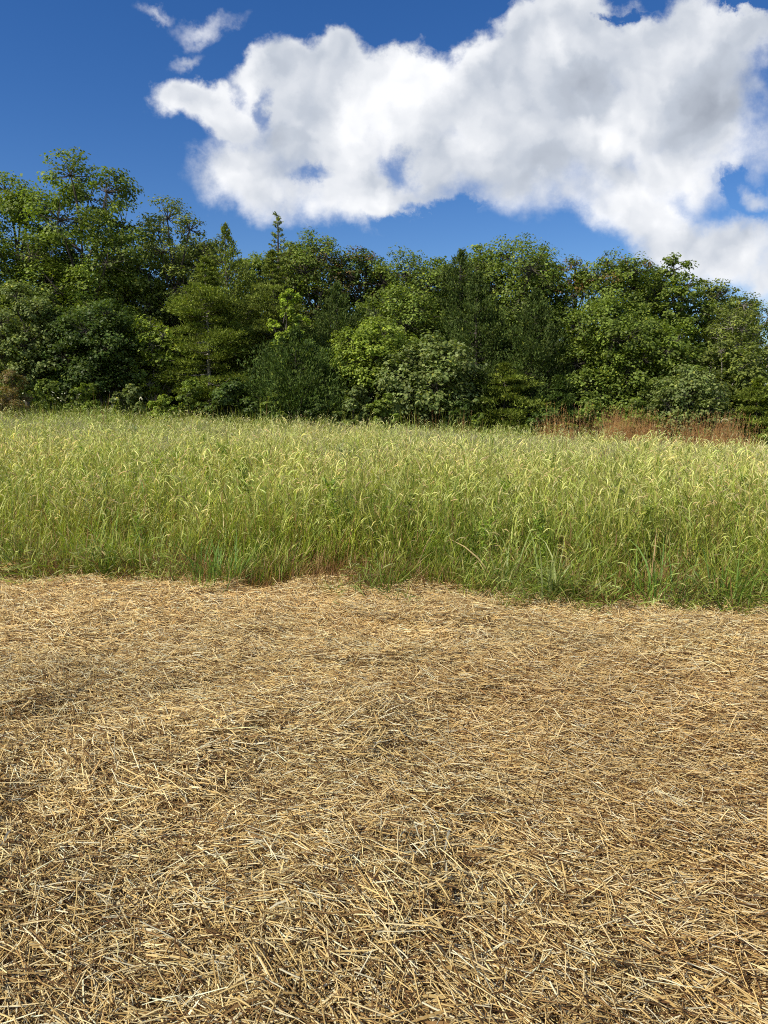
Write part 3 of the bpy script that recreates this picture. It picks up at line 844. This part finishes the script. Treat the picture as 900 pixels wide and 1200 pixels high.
def tree(px, top, hw, depth, style, pal, label, name='broadleaf_tree', cat='tree', leaves=14000, base=None, leaf=None,
         seed=0, accent=None, bark=None, bare=0.0, thin=1.0, group='trees at the edge of the field', foot=0.0, x=None, z=None):
    """px, top, hw: where its axis, top and half width read in the 900 px photograph; depth in metres"""
    g = np.random.default_rng(9000 + seed)
    cx = x_at(px, depth, max(top, 200)) if x is None else x
    cy = depth
    gz = float(ground_z(cx, cy))
    H = (z_at(top, depth) - gz) if z is None else z
    W = hw / FOC * depth * (1.12 if style in ('round', 'airy', 'cedar') else 1.0)
    leaves = int(leaves * (1.30 if style in ('round', 'airy') else 1.18))
    zb = ((0.10 if depth < 31.5 else 0.30) if base is None else base) * H
    P = np.array(PAL[pal])
    root = thing(name, label, cat, (cx, cy, gz), group)
    bk = bark or M_BARK
    # trunk -----------------------------------------------------------
    tb = Batch()
    r0 = max(0.035, 0.016 * H) * (0.7 if style in ('shrub',) else 1)
    K = 9
    t = np.linspace(0, 1, K)
    wob = np.cumsum(g.normal(0, (0.002 if style in ('cedar', 'pine', 'spire') else 0.005) * H, (K, 2)), 0) * (t[:, None] > 0)
    topf = 0.99 if style in ('cedar', 'pine', 'spire') else 0.80
    trunk = np.stack([wob[:, 0], wob[:, 1], t * H * topf - 0.15], 1)
    tb.tubes(trunk[None], (r0 * (1 - 0.88 * t) * (1 + 0.5 * np.exp(-t * 14)))[None], np.ones((1, 3)), 8)
    limbs = Batch()

    def trunk_at(zz):
        return np.stack([np.interp(zz, trunk[:, 2], trunk[:, 0]), np.interp(zz, trunk[:, 2], trunk[:, 1]), zz], -1)

    # cluster centres --------------------------------------------------
    C = []; A = []; Rr = []; shade = []
    if style in ('round', 'shrub', 'airy'):
        nl = {'round': 20, 'shrub': 9, 'airy': 21}[style]
        zc0, zc1 = zb, H
        lobes = []
        zc = (zb + H) / 2; hz = (H - zb) / 2
        for i in range(nl):
            u = -0.92 + 1.84 * (i + .5) / nl
            a = i * 2.399 + g.normal(0, .3)
            q = math.sqrt(1 - u * u) ** .75
            lr = W * g.uniform(0.34, 0.52) * (0.92 if style == 'airy' else 1.0)
            rad = max(0, (W - lr * .8)) * q * g.uniform(.75, 1.1)
            lz = zc + u * (hz - lr * .55) + g.normal(0, .04 * hz)
            if i == nl - 1: rad *= .3; lz = H - lr * .72
            lobes.append((math.cos(a) * rad, math.sin(a) * rad * .9, min(max(lz, lr * .5), H - lr * .7), lr))
        for i in range({'round': 4, 'shrub': 1, 'airy': 2}[style]):   # fill along the axis
            lr = W * g.uniform(.42, .55)
            lobes.append((g.normal(0, .12 * W), g.normal(0, .12 * W), max(lr * .5, zb + (H - zb) * (i + .8) / 4.6), lr))
        lobes = np.array(lobes)
        nc = {'round': 26, 'shrub': 15, 'airy': 22}[style]
        for l in lobes:
            hook = trunk_at(max(0.12 * H, l[2] - (0.25 + .2 * g.random()) * H * 0.6) * np.ones(1))[0]
            tip = l[:3]
            mid = (hook + tip) / 2 + np.array([0, 0, -0.05 * H * g.random()]) + g.normal(0, .05 * W, 3)
            s = np.linspace(0, 1, 6)[:, None]
            cur = hook * (1 - s) ** 2 + 2 * mid * s * (1 - s) + tip * s ** 2
            limbs.tubes(cur[None], np.linspace(r0 * .42, r0 * .12, 6)[None], np.ones((1, 3)), 5)
            d = norm(g.normal(0, 1, (nc, 3)) + np.array([0, 0, .28]))
            rr = l[3] * (0.55 + 0.5 * g.random((nc, 1)) ** .6)
            c = tip + d * rr * np.array([1, 1, .78])
            c[:, 2] = np.maximum(c[:, 2], 0.15)
            C.append(c); A.append(d); Rr.append(l[3] * g.uniform(.22, .56, nc))
            tw = tip + (c - tip) * 1.0
            s = np.linspace(0, 1, 4)[None, :, None]
            st = tip[None, None] * (1 - s) + tw[:, None] * s + np.array([0, 0, -1.]) * (s * (1 - s)) * .12 * l[3]
            limbs.tubes(st, np.linspace(r0 * .12, r0 * .035, 4)[None] * np.ones((nc, 1)), np.ones((nc, 3)), 3)
    else:
        nbr = {'cedar': 130, 'pine': 84, 'spire': 60}[style]
        f = ((np.arange(nbr) + g.random(nbr)) / nbr) ** 0.9
        zz = zb + (H - zb) * f * 0.985
        if style == 'cedar': prof = (1 - f ** 2.6) * (0.75 + .25 * np.minimum(1, f * 6)) + 0.03
        elif style == 'pine': prof = np.minimum(1, (1 - f) * 2.3 + .08) * (0.62 + .38 * g.random(nbr)) * (.85 + .25 * np.sin(f * 23 + seed))
        else: prof = (1 - f) * .95 + .05
        lump = 0.72 + 0.5 * g.random(nbr)
        ln = W * prof * lump
        a = np.arange(nbr) * 2.399 + g.normal(0, .5, nbr)
        rise = {'cedar': 0.75, 'pine': 0.12, 'spire': 0.5}[style]
        hook = trunk_at(np.maximum(zz - ln * rise * .6, .1))
        tip = np.stack([np.cos(a) * ln, np.sin(a) * ln, np.maximum(zz, .15)], 1) + hook * np.array([1, 1, 0])
        s = np.linspace(0, 1, 5)[None, :, None]
        cur = hook[:, None] * (1 - s) + tip[:, None] * s
        cur[:, :, 2] += (np.sin(np.linspace(0, 1, 5) * 3.14) * -.08)[None] * ln[:, None]
        limbs.tubes(cur, np.linspace(1, .2, 5)[None] * (r0 * .22 * (.4 + prof))[:, None], np.ones((nbr, 3)), 3)
        k = {'cedar': 5, 'pine': 7, 'spire': 4}[style]
        for j in range(k):
            q = 0.35 + 0.65 * (j + g.random(nbr)) / k
            p = hook * (1 - q[:, None]) + tip * q[:, None]
            out = norm(tip - hook)
            lat = np.stack([-np.sin(a), np.cos(a), np.zeros(nbr)], 1)
            p = p + lat * (g.normal(0, .20, nbr) * ln)[:, None]
            C.append(p)
            if style == 'cedar': d = norm(out * .8 + np.array([0, 0, 1.1]) + g.normal(0, .3, (nbr, 3)))
            elif style == 'pine': d = norm(out + lat * g.normal(0, .5, (nbr, 1)) + np.array([0, 0, .15]))
            else: d = norm(out + np.array([0, 0, .5]))
            A.append(d)
            Rr.append(np.maximum(.12, np.minimum(ln, W * .7) * {'cedar': .26, 'pine': .26, 'spire': .24}[style]) * g.uniform(.7, 1.3, nbr))
    C = np.concatenate(C); A = np.concatenate(A); Rr = np.concatenate(Rr)
    if thin < 1:
        k = g.random(len(C)) < thin; C, A, Rr = C[k], A[k], Rr[k]
    # leaves -------------------------------------------------------------
    ls = leaf or {'round': .104, 'shrub': .085, 'airy': .125, 'cedar': .055, 'pine': .060, 'spire': .05}[style]
    w = Rr ** (2 if style in ('round', 'shrub', 'airy') else 1.4); n = leaves
    ci = g.choice(len(C), n, p=w / w.sum())
    d = norm(g.normal(0, 1, (n, 3))); rr = g.random((n, 1)) ** .5
    off = d * rr * Rr[ci][:, None]
    ax = A[ci]
    if style in ('round', 'shrub', 'airy'):
        off[:, 2] *= 0.62
        nrm = norm(np.array([0, 0, 1.0]) * .9 + ax * .55 + d * .5 + g.normal(0, .42, (n, 3)))
        dirn = norm(np.cross(nrm, g.normal(0, 1, (n, 3))) + np.array([0, 0, -.25]))
        L_ = ls * g.uniform(.65, 1.25, n); Wd = L_ * g.uniform(.32, .5, n)
    elif style == 'cedar':
        off = off * .75 + ax * (g.random((n, 1)) - .35) * Rr[ci][:, None] * 1.7
        dirn = norm(ax + g.normal(0, .45, (n, 3))); nrm = norm(g.normal(0, 1, (n, 3)) + np.array([0, 0, .6]))
        L_ = ls * g.uniform(1.3, 2.8, n); Wd = ls * g.uniform(.30, .55, n)
    elif style == 'pine':
        off[:, 2] *= .42; off[:, :2] *= 1.4
        dirn = norm(ax * .5 + d * .8 + g.normal(0, .3, (n, 3)) + np.array([0, 0, .25])); nrm = norm(g.normal(0, .6, (n, 3)) + np.array([0, 0, 1]))
        L_ = ls * g.uniform(1.5, 2.8, n); Wd = ls * g.uniform(.24, .46, n)
    else:
        off = off * .6 + ax * (g.random((n, 1)) - .3) * Rr[ci][:, None] * 1.4
        dirn = norm(ax + g.normal(0, .6, (n, 3))); nrm = norm(g.normal(0, 1, (n, 3)))
        L_ = ls * g.uniform(1.2, 2.4, n); Wd = ls * g.uniform(.25, .45, n)
    p = C[ci] + off
    p[:, 2] = np.maximum(p[:, 2], 0.05 + .1 * g.random(n))
    sd = norm(np.cross(dirn, nrm))
    up = np.cross(sd, dirn)
    v = np.stack([p - dirn * (L_ * .5)[:, None], p + sd * Wd[:, None] + up * (Wd * .3)[:, None],
                  p + dirn * (L_ * .5)[:, None], p - sd * Wd[:, None] + up * (Wd * .3)[:, None]], 1).reshape(-1, 3)
    fc = np.arange(n * 4).reshape(n, 4)
    cc = 1.08 * P[g.integers(0, len(P), n)] * (1 + .22 * g.normal(0, 1, len(C))[ci][:, None].clip(-1.6, 1.6)) * g.uniform(.82, 1.22, (n, 1))
    yel = g.random(n) < .02
    cc[yel] = cc[yel] * np.array([1.9, 1.6, .9])
    if accent is not None:                       # some boughs have turned colour
        acol, frac, zmin = accent
        hot = (g.random(len(C)) < frac) & (C[:, 2] > zmin * H)
        hm = hot[ci] & (g.random(n) < .8)
        cc[hm] = np.array(acol) * g.uniform(.7, 1.25, (hm.sum(), 1))
    mt = M_LEAF if style in ('round', 'shrub', 'airy') else M_NEEDLE
    me = new_mesh('crown', v, fc, np.repeat(cc, 4, 0), mt)
    link('crown', me, root)
    nv = tb.n
    tm = new_mesh('trunk', np.concatenate(tb.v + limbs.v), np.concatenate(tb.f + [q + nv for q in limbs.f]), None, bk, True)
    link('trunk', tm, root)
    return root


def build_trees():
    T = tree
    ORANGE = (0.34, 0.19, 0.07); RUST = (0.22, 0.15, 0.06)
    # back row: the crowns that make the skyline ------------------------------------------
    T(92, 183, 78, 31, 'airy', 'mid', 'tallest tree at the far left, airy crown with sky showing through its upper limbs', leaves=36000, base=.16, leaf=.115, seed=1, thin=.86)
    T(12, 202, 62, 32, 'airy', 'mid', 'tall leafy tree cut by the left edge, just left of the tallest one', leaves=27000, base=.16, leaf=.115, seed=2)
    T(200, 236, 52, 32, 'airy', 'olive', 'slender yellow-green tree with thin see-through top, right of the tallest tree', leaves=15000, base=.25, leaf=.10, seed=3, thin=.8)
    T(262, 262, 48, 31, 'cedar', 'pine', 'dark green pointed evergreen right of the slender yellow-green tree', 'cedar_tree', leaves=22000, seed=4)
    T(325, 248, 32, 32, 'spire', 'olive', 'spindly evergreen with a sparse pointed tip poking above the skyline', 'cedar_tree', leaves=3400, base=.35, seed=5)
    T(368, 272, 50, 33, 'round', 'mid', 'rounded tree with bronzed leaves just right of the spindly evergreen', leaves=16000, seed=6, accent=((.12, .10, .04), .22, .6))
    T(418, 290, 36, 33, 'round', 'dark', 'tree with a brownish turning top left of the middle of the wood', leaves=12000, seed=7, accent=(RUST, .30, .75))
    T(478, 300, 56, 33, 'round', 'mid', 'broad mid-green tree filling the dip in the skyline', leaves=17000, seed=8)
    T(540, 292, 44, 32, 'cedar', 'cedar', 'dark upright evergreen against the left side of the big dome-shaped crown', 'cedar_tree', leaves=19000, seed=9)
    T(596, 277, 66, 33, 'round', 'mid', 'big dome-shaped crown standing highest over the middle of the wood', leaves=24000, seed=10)
    T(676, 303, 30, 33, 'round', 'mid', 'small crown tipped with orange leaves beside the gap of sky', leaves=9000, seed=11, accent=(ORANGE, .35, .82))
    T(724, 296, 44, 32, 'round', 'mid', 'tall broadleaf tree with a few rusty boughs at its top, right of the sky gap', leaves=17000, seed=12, accent=(RUST, .12, .85))
    T(792, 303, 38, 32, 'airy', 'mid', 'tree with ragged spiky top and pale stems below the lowest cloud', leaves=11000, base=.35, seed=13, thin=.85)
    T(834, 326, 34, 33, 'round', 'olive', 'olive green tree between the ragged-topped tree and the thin-stemmed one', leaves=10000, seed=14, thin=.9)
    T(878, 345, 48, 30, 'airy', 'olive', 'light feathery tree with thin pale stem near the right edge', leaves=14000, base=.28, leaf=.085, seed=15, bark=M_PALE, thin=.9)
    T(955, 350, 60, 31, 'round', 'mid', 'leafy tree cut by the right edge of the view', leaves=12000, seed=16)
    F = [(152, 292, 40, 'mid', 'leafy crown filling the gap between the tallest tree and the slender yellow-green one'),
         (228, 278, 38, 'olive', 'olive crown behind the pointed evergreen, left of it'),
         (300, 298, 36, 'mid', 'green crown behind the spindly evergreen, left of it'),
         (342, 284, 30, 'olive', 'olive crown between the spindly evergreen and the bronzed tree'),
         (442, 308, 36, 'mid', 'green crown just right of the tree with the brownish top'),
         (515, 300, 36, 'mid', 'green crown left of the upright evergreen on the skyline'),
         (562, 286, 36, 'mid', 'left shoulder of foliage beside the big dome-shaped crown'),
         (632, 300, 30, 'dark', 'dark crown at the right shoulder of the big dome-shaped crown'),
         (758, 312, 34, 'mid', 'green crown between the rusty-topped tree and the ragged one'),
         (860, 346, 34, 'mid', 'green crown behind the thin-stemmed feathery tree')]
    for k, (px, top, hw, pal, lab) in enumerate(F):
        T(px, top, hw, 34.5, 'round', pal, lab, leaves=8500, leaf=.13, base=.38, seed=100 + k)
    # front row --------------------------------------------------------------------------
    T(24, 334, 44, 27.5, 'airy', 'grey', 'pale rounded tree with glinting leaves at the far left under the tall ones', leaves=17000, base=.20, leaf=.10, seed=20)
    T(112, 345, 54, 28, 'airy', 'dark', 'very dark spreading tree with its bare trunk showing at the foot, second from the left', leaves=20000, base=.24, leaf=.10, seed=21)
    T(180, 372, 34, 28.5, 'airy', 'bright', 'small pale yellow-green sapling between the dark spreading tree and the tall pine', 'sapling', leaves=4200, base=.30, seed=22, bark=M_PALE, thin=.8)
    T(240, 300, 62, 28.5, 'pine', 'pine', 'tall yellow-green pine with pale trunk showing between its layered boughs', 'pine_tree', leaves=30000, base=.22, seed=23, bark=M_PALE)
    T(318, 292, 42, 29.5, 'pine', 'olive', 'olive pine behind the lime-leaved sapling', 'pine_tree', leaves=17000, base=.3, seed=24)
    T(336, 342, 22, 27.6, 'shrub', 'lime', 'bright lime-leaved sapling lit above the dark low cedar', 'sapling', leaves=4200, base=.55, leaf=.10, seed=25, thin=.85)
    T(345, 385, 60, 26.8, 'cedar', 'dark', 'low dense dark cedar with boughs to the ground, left of the yellow-green tree', 'cedar_tree', leaves=32000, base=.02, seed=26)
    T(395, 330, 44, 29.5, 'cedar', 'cedar', 'dull green conical cedar behind the low dark cedar and the yellow-green tree', 'cedar_tree', leaves=20000, seed=27)
    T(436, 376, 46, 27.6, 'round', 'bright', 'bright yellow-green tree in clumps over a dark hollow, middle of the wood', leaves=15000, base=.42, leaf=.10, seed=28)
    T(470, 335, 52, 30, 'round', 'mid', 'middle-height leafy tree behind the bright yellow-green one', leaves=15000, seed=29)
    T(505, 398, 56, 26.6, 'round', 'grey', 'grey-green broadleaf tree with large leaves and forked stems, low in the middle', leaves=17000, base=.16, leaf=.13, seed=30)
    T(560, 318, 42, 28.8, 'cedar', 'cedar', 'tall feathery cedar left of the steepest dark cedar', 'cedar_tree', leaves=25000, seed=31)
    T(628, 338, 46, 28.2, 'cedar', 'cedar', 'steep dark cedar in front of the right side of the dome-shaped crown', 'cedar_tree', leaves=27000, seed=32)
    T(592, 424, 58, 26.6, 'pine', 'pine', 'low yellow-green pine with flat layered boughs right of the grey-green tree', 'pine_tree', leaves=22000, base=.04, seed=33)
    T(655, 440, 38, 27, 'pine', 'dark', 'dark shaded pine between the low layered pine and the leafy tree to its right', 'pine_tree', leaves=13000, base=.04, seed=34)
    T(712, 352, 56, 28.2, 'round', 'mid', 'broad leafy tree in drooping tiers below the rusty-topped tree', leaves=22000, base=.10, seed=35)
    T(772, 372, 44, 28.6, 'airy', 'mid', 'loose leafy tree with crooked stems showing under the ragged-topped tree', leaves=12000, base=.18, seed=36)
    T(806, 430, 46, 26.2, 'round', 'grey', 'bushy pale green tree leaning out over the rusty dry grass', leaves=14000, base=.10, leaf=.10, seed=37)
    T(850, 398, 46, 28, 'airy', 'olive', 'twiggy tree with bare pale stems left of the low pine at the right edge', leaves=9500, base=.25, seed=38, bark=M_PALE, thin=.75)
    T(890, 442, 46, 26.0, 'pine', 'pine', 'low pine with layered boughs at the right edge', 'pine_tree', leaves=18000, base=.05, seed=39)
    T(965, 400, 55, 27, 'round', 'mid', 'leafy tree beyond the right edge, beside the low pine', leaves=9000, seed=40)
    T(-62, 250, 66, 29, 'round', 'mid', 'leafy tree beyond the left edge of the view', leaves=9000, leaf=.15, seed=41)
    # undergrowth -----------------------------------------------------------------------
    gp = 'bushes along the foot of the wood'
    B = [(8, 437, 34, 24.6, 'brown', 'brownish half-dry bush at the far left edge of the field', .07),
         (52, 446, 22, 25.6, 'mid', 'low green bush right beside the brownish one', .08),
         (98, 448, 28, 25.8, 'mid', 'low leafy bush under the very dark spreading tree', .08),
         (150, 452, 24, 26.0, 'grey', 'small arching bush between the dark tree and the pine', .09),
         (190, 463, 20, 25.2, 'bright', 'small fresh green bush at the foot of the pale sapling', .08),
         (222, 446, 26, 25.8, 'mid', 'green bush at the left foot of the tall pine', .08),
         (272, 444, 32, 25.8, 'dark', 'dark leafy bush at the right foot of the tall pine', .10),
         (320, 462, 18, 25.4, 'mid', 'low bush at the left foot of the low dark cedar', .08),
         (372, 470, 18, 25.2, 'dark', 'low dark bush at the right foot of the low dark cedar', .07),
         (414, 456, 26, 25.2, 'grey', 'pale-leaved bush under the bright yellow-green tree', .11),
         (452, 462, 20, 25.0, 'mid', 'green bush between the pale-leaved bush and the forked stems', .10),
         (540, 470, 22, 25.2, 'dark', 'dark low bush left of the low layered pine', .08),
         (560, 484, 14, 24.8, 'mid', 'smallest fresh green bush at the field edge under the low layered pine', .07),
         (640, 478, 30, 25.4, 'dark', 'dark bush right of the low layered pine', .08),
         (690, 466, 30, 25.8, 'mid', 'leafy bush left of the tallest rusty grass', .09),
         (742, 468, 32, 26.0, 'mid', 'leafy bush behind the tallest rusty grass', .09),
         (800, 484, 28, 25.8, 'dark', 'dark bush under the bushy pale green tree', .08),
         (852, 492, 26, 25.6, 'dark', 'dark bush left of the low pine at the right edge', .08),
         (905, 498, 26, 25.0, 'mid', 'green bush at the foot of the low pine at the right edge', .08)]
    for k, (px, top, hw, dp, pal, lab, lf) in enumerate(B):
        T(px, top, hw, dp, 'shrub', pal, lab, 'bush', 'bush', leaves=int(3200 + 90 * hw), base=.02, leaf=lf, seed=60 + k, group=gp)


def build_far_wood():
    """the wood behind the first two rows: one leafy mass with its trunks, seen only through gaps"""
    g = np.random.default_rng(404)
    b = Batch()
    n = 130
    x = g.uniform(-38, 34, n); y = g.uniform(35, 46, n)
    top = np.interp(x / y, [-.6, -.45, -.3, -.1, .1, .25, .5], [8.4, 8.8, 8.0, 6.6, 7.0, 6.0, 5.0]) * g.uniform(.85, 1.08, n)
    m = 700
    c = np.repeat(np.stack([x, y, top * .48], 1), m, 0)
    d = norm(g.normal(0, 1, (n * m, 3))); rr = g.random((n * m, 1)) ** .4
    lump = 1 + .25 * np.sin(d[:, :1] * 7 + c[:, :1] * 3) * np.sin(d[:, 2:] * 6 + c[:, 1:2])
    p = c + d * rr * lump * np.stack([np.full(n * m, 2.3), np.full(n * m, 2.1), np.repeat(top * .52, m)], 1)
    p[:, 2] += ground_z(p[:, 0], p[:, 1])
    N = n * m
    nr = norm(g.normal(0, .6, (N, 3)) + d * .5 + [0, 0, .7]); dr = norm(np.cross(nr, g.normal(0, 1, (N, 3)))); sd = np.cross(nr, dr)
    L_ = g.uniform(.24, .44, (N, 1)); W_ = L_ * .45
    v = np.stack([p - dr * L_ / 2, p + sd * W_, p + dr * L_ / 2, p - sd * W_], 1).reshape(-1, 3)
    col = np.array(PAL['dark'])[g.integers(0, 3, N)] * g.uniform(.8, 1.3, (N, 1))
    b.add(v, np.arange(N * 4).reshape(-1, 4), np.repeat(col, 4, 0))
    z = np.linspace(-.1, 1, 5)
    gz = ground_z(x, y)
    line = np.stack([x[:, None] + 0 * z, y[:, None] + 0 * z, gz[:, None] + z[None] * top[:, None] * .7], -1)
    b.tubes(line, np.linspace(.14, .04, 5)[None] * np.ones((n, 1)), np.tile([[.08, .065, .05]], (n, 1)), 6)
    o = link('far_wood', b.mesh('far_wood', M_LEAF))
    o['kind'] = 'stuff'; o['label'] = 'dark leafy wood behind the front trees, seen through the gaps'; o['category'] = 'wood'


def place_mesh(name, me, label, cat, x, y, s=1.0, rz=0.0, tilt=(0, 0), group=None):
    me.materials.clear(); me.materials.append(M_TUFT); me.name = name
    o = link(name, me, None, (x, y, float(ground_z(x, y))))
    o.rotation_euler = (tilt[0], tilt[1], rz); o.scale = (s, s, s)
    o['label'] = label; o['category'] = cat
    if group: o['group'] = group
    return o


def build_plants():
    """plants that stand out from the mass of the grass"""
    gp = 'plants that stand out along the edge of the grass'
    def at_edge(px, d):
        x = 0.0
        for _ in range(6): x = x_at(px, float(edge_y(x)) + d)
        return x, float(edge_y(x)) + d
    fresh = np.array([(0.13, 0.24, 0.04), (0.18, 0.30, 0.05), (0.10, 0.20, 0.04)])
    blue = np.array([(0.30, 0.37, 0.13), (0.38, 0.43, 0.19), (0.24, 0.31, 0.10)])
    C = [(245, .05, .55, 90, .005, .13, fresh, .35, 'bright green low grass clump bulging out over the straw, left of the middle'),
         (452, .10, .42, 50, .004, .10, fresh, .4, 'short green grass clump at the straw edge in the middle of the view'),
         (598, .22, .70, 26, .009, .05, blue, .42, 'clump of long pale grass blades standing at the straw edge right of the middle'),
         (655, -.05, .75, 30, .0085, .05, blue, .8, 'clump of wide pale blades leaning out over the straw, right of the middle'),
         (785, .05, .62, 46, .007, .07, fresh, .45, 'green upright grass clump at the straw edge towards the right'),
         (118, .15, .48, 60, .005, .12, fresh, .4, 'soft green grass clump at the straw edge near the left'),
         (868, -.02, .55, 40, .006, .09, fresh, .5, 'green grass clump at the straw edge nearest the right border')]
    for k, (px, d, h, n, w, sp, pal, ln, lab) in enumerate(C):
        x, y = at_edge(px, d)
        place_mesh('grass_clump', lush_tuft(900 + k, n=n, h=h, spread=sp, w=w, pal=pal, brown=.08, lean=ln), lab, 'grass clump', x, y, 1, k * 1.3, group=gp)
    W = [(118, 21.5, 1.15, np.array([(0.20, 0.11, 0.06), (0.26, 0.15, 0.08)]), None, 'dry brown weed standing above the grass near the left, in front of the dark tree'),
         (152, 17.0, 1.05, np.array([(0.22, 0.30, 0.12), (0.28, 0.34, 0.16)]), np.array([.72, .74, .58]), 'tall green weed with pale flower heads at the back of the grass, left'),
         (705, 12.5, 1.0, np.array([(0.16, 0.15, 0.07), (0.20, 0.12, 0.07)]), None, 'dark dry weed standing in the grass on the right'),
         (402, 10.0, 1.0, np.array([(0.28, 0.33, 0.10), (0.34, 0.38, 0.14)]), None, 'leafy yellow-green weed in the middle of the grass')]
    for k, (px, y, h, pal, head, lab) in enumerate(W):
        place_mesh('weed', weed(950 + k, h, pal, head), lab, 'weed', x_at(px, y), y, 1, k * 2.1, group='tall weeds in the grass')
    # one tall nodding seed stalk against the dark trees
    g = np.random.default_rng(77); b = Batch()
    st = blade_lines(g, np.array([[0, 0, -.05]]), np.array([2.9]), np.array([.02]), np.array([1.75]), np.array([.03]), 9)
    b.tubes(st, np.linspace(.006, .003, 9)[None], np.array([[.45, .40, .22]]), 5)
    hd = blade_lines(g, st[:, -1], np.array([2.9]), np.array([.7]), np.array([.26]), np.array([.33]), 9)
    b.tubes(hd, (np.array([.4, .9, 1, 1, 1, .95, .9, .7, .3]) * .012)[None], np.array([[.68, .62, .45]]), 7)
    q = (g.random(260) * 7.9); i = q.astype(int); p0 = hd[0, i] * (1 - (q - i)[:, None]) + hd[0, i + 1] * (q - i)[:, None]
    d = norm(g.normal(0, 1, (260, 3))) * .025
    b.ribbons(np.stack([p0, p0 + d], 1), np.stack([norm(np.cross(d, [0, 0, 1.]) + 1e-6) * .002] * 2, 1), np.tile([[.72, .66, .48]], (260, 1)))
    place_mesh('seed_stalk', b.mesh('seed_stalk', M_TUFT), 'single tall stalk with a pale nodding seed head against the low pine at the right', 'grass stalk', x_at(864, 22.5), 22.5)


build_ground()
build_straw()
build_grass()
build_plants()
build_trees()
build_far_wood()
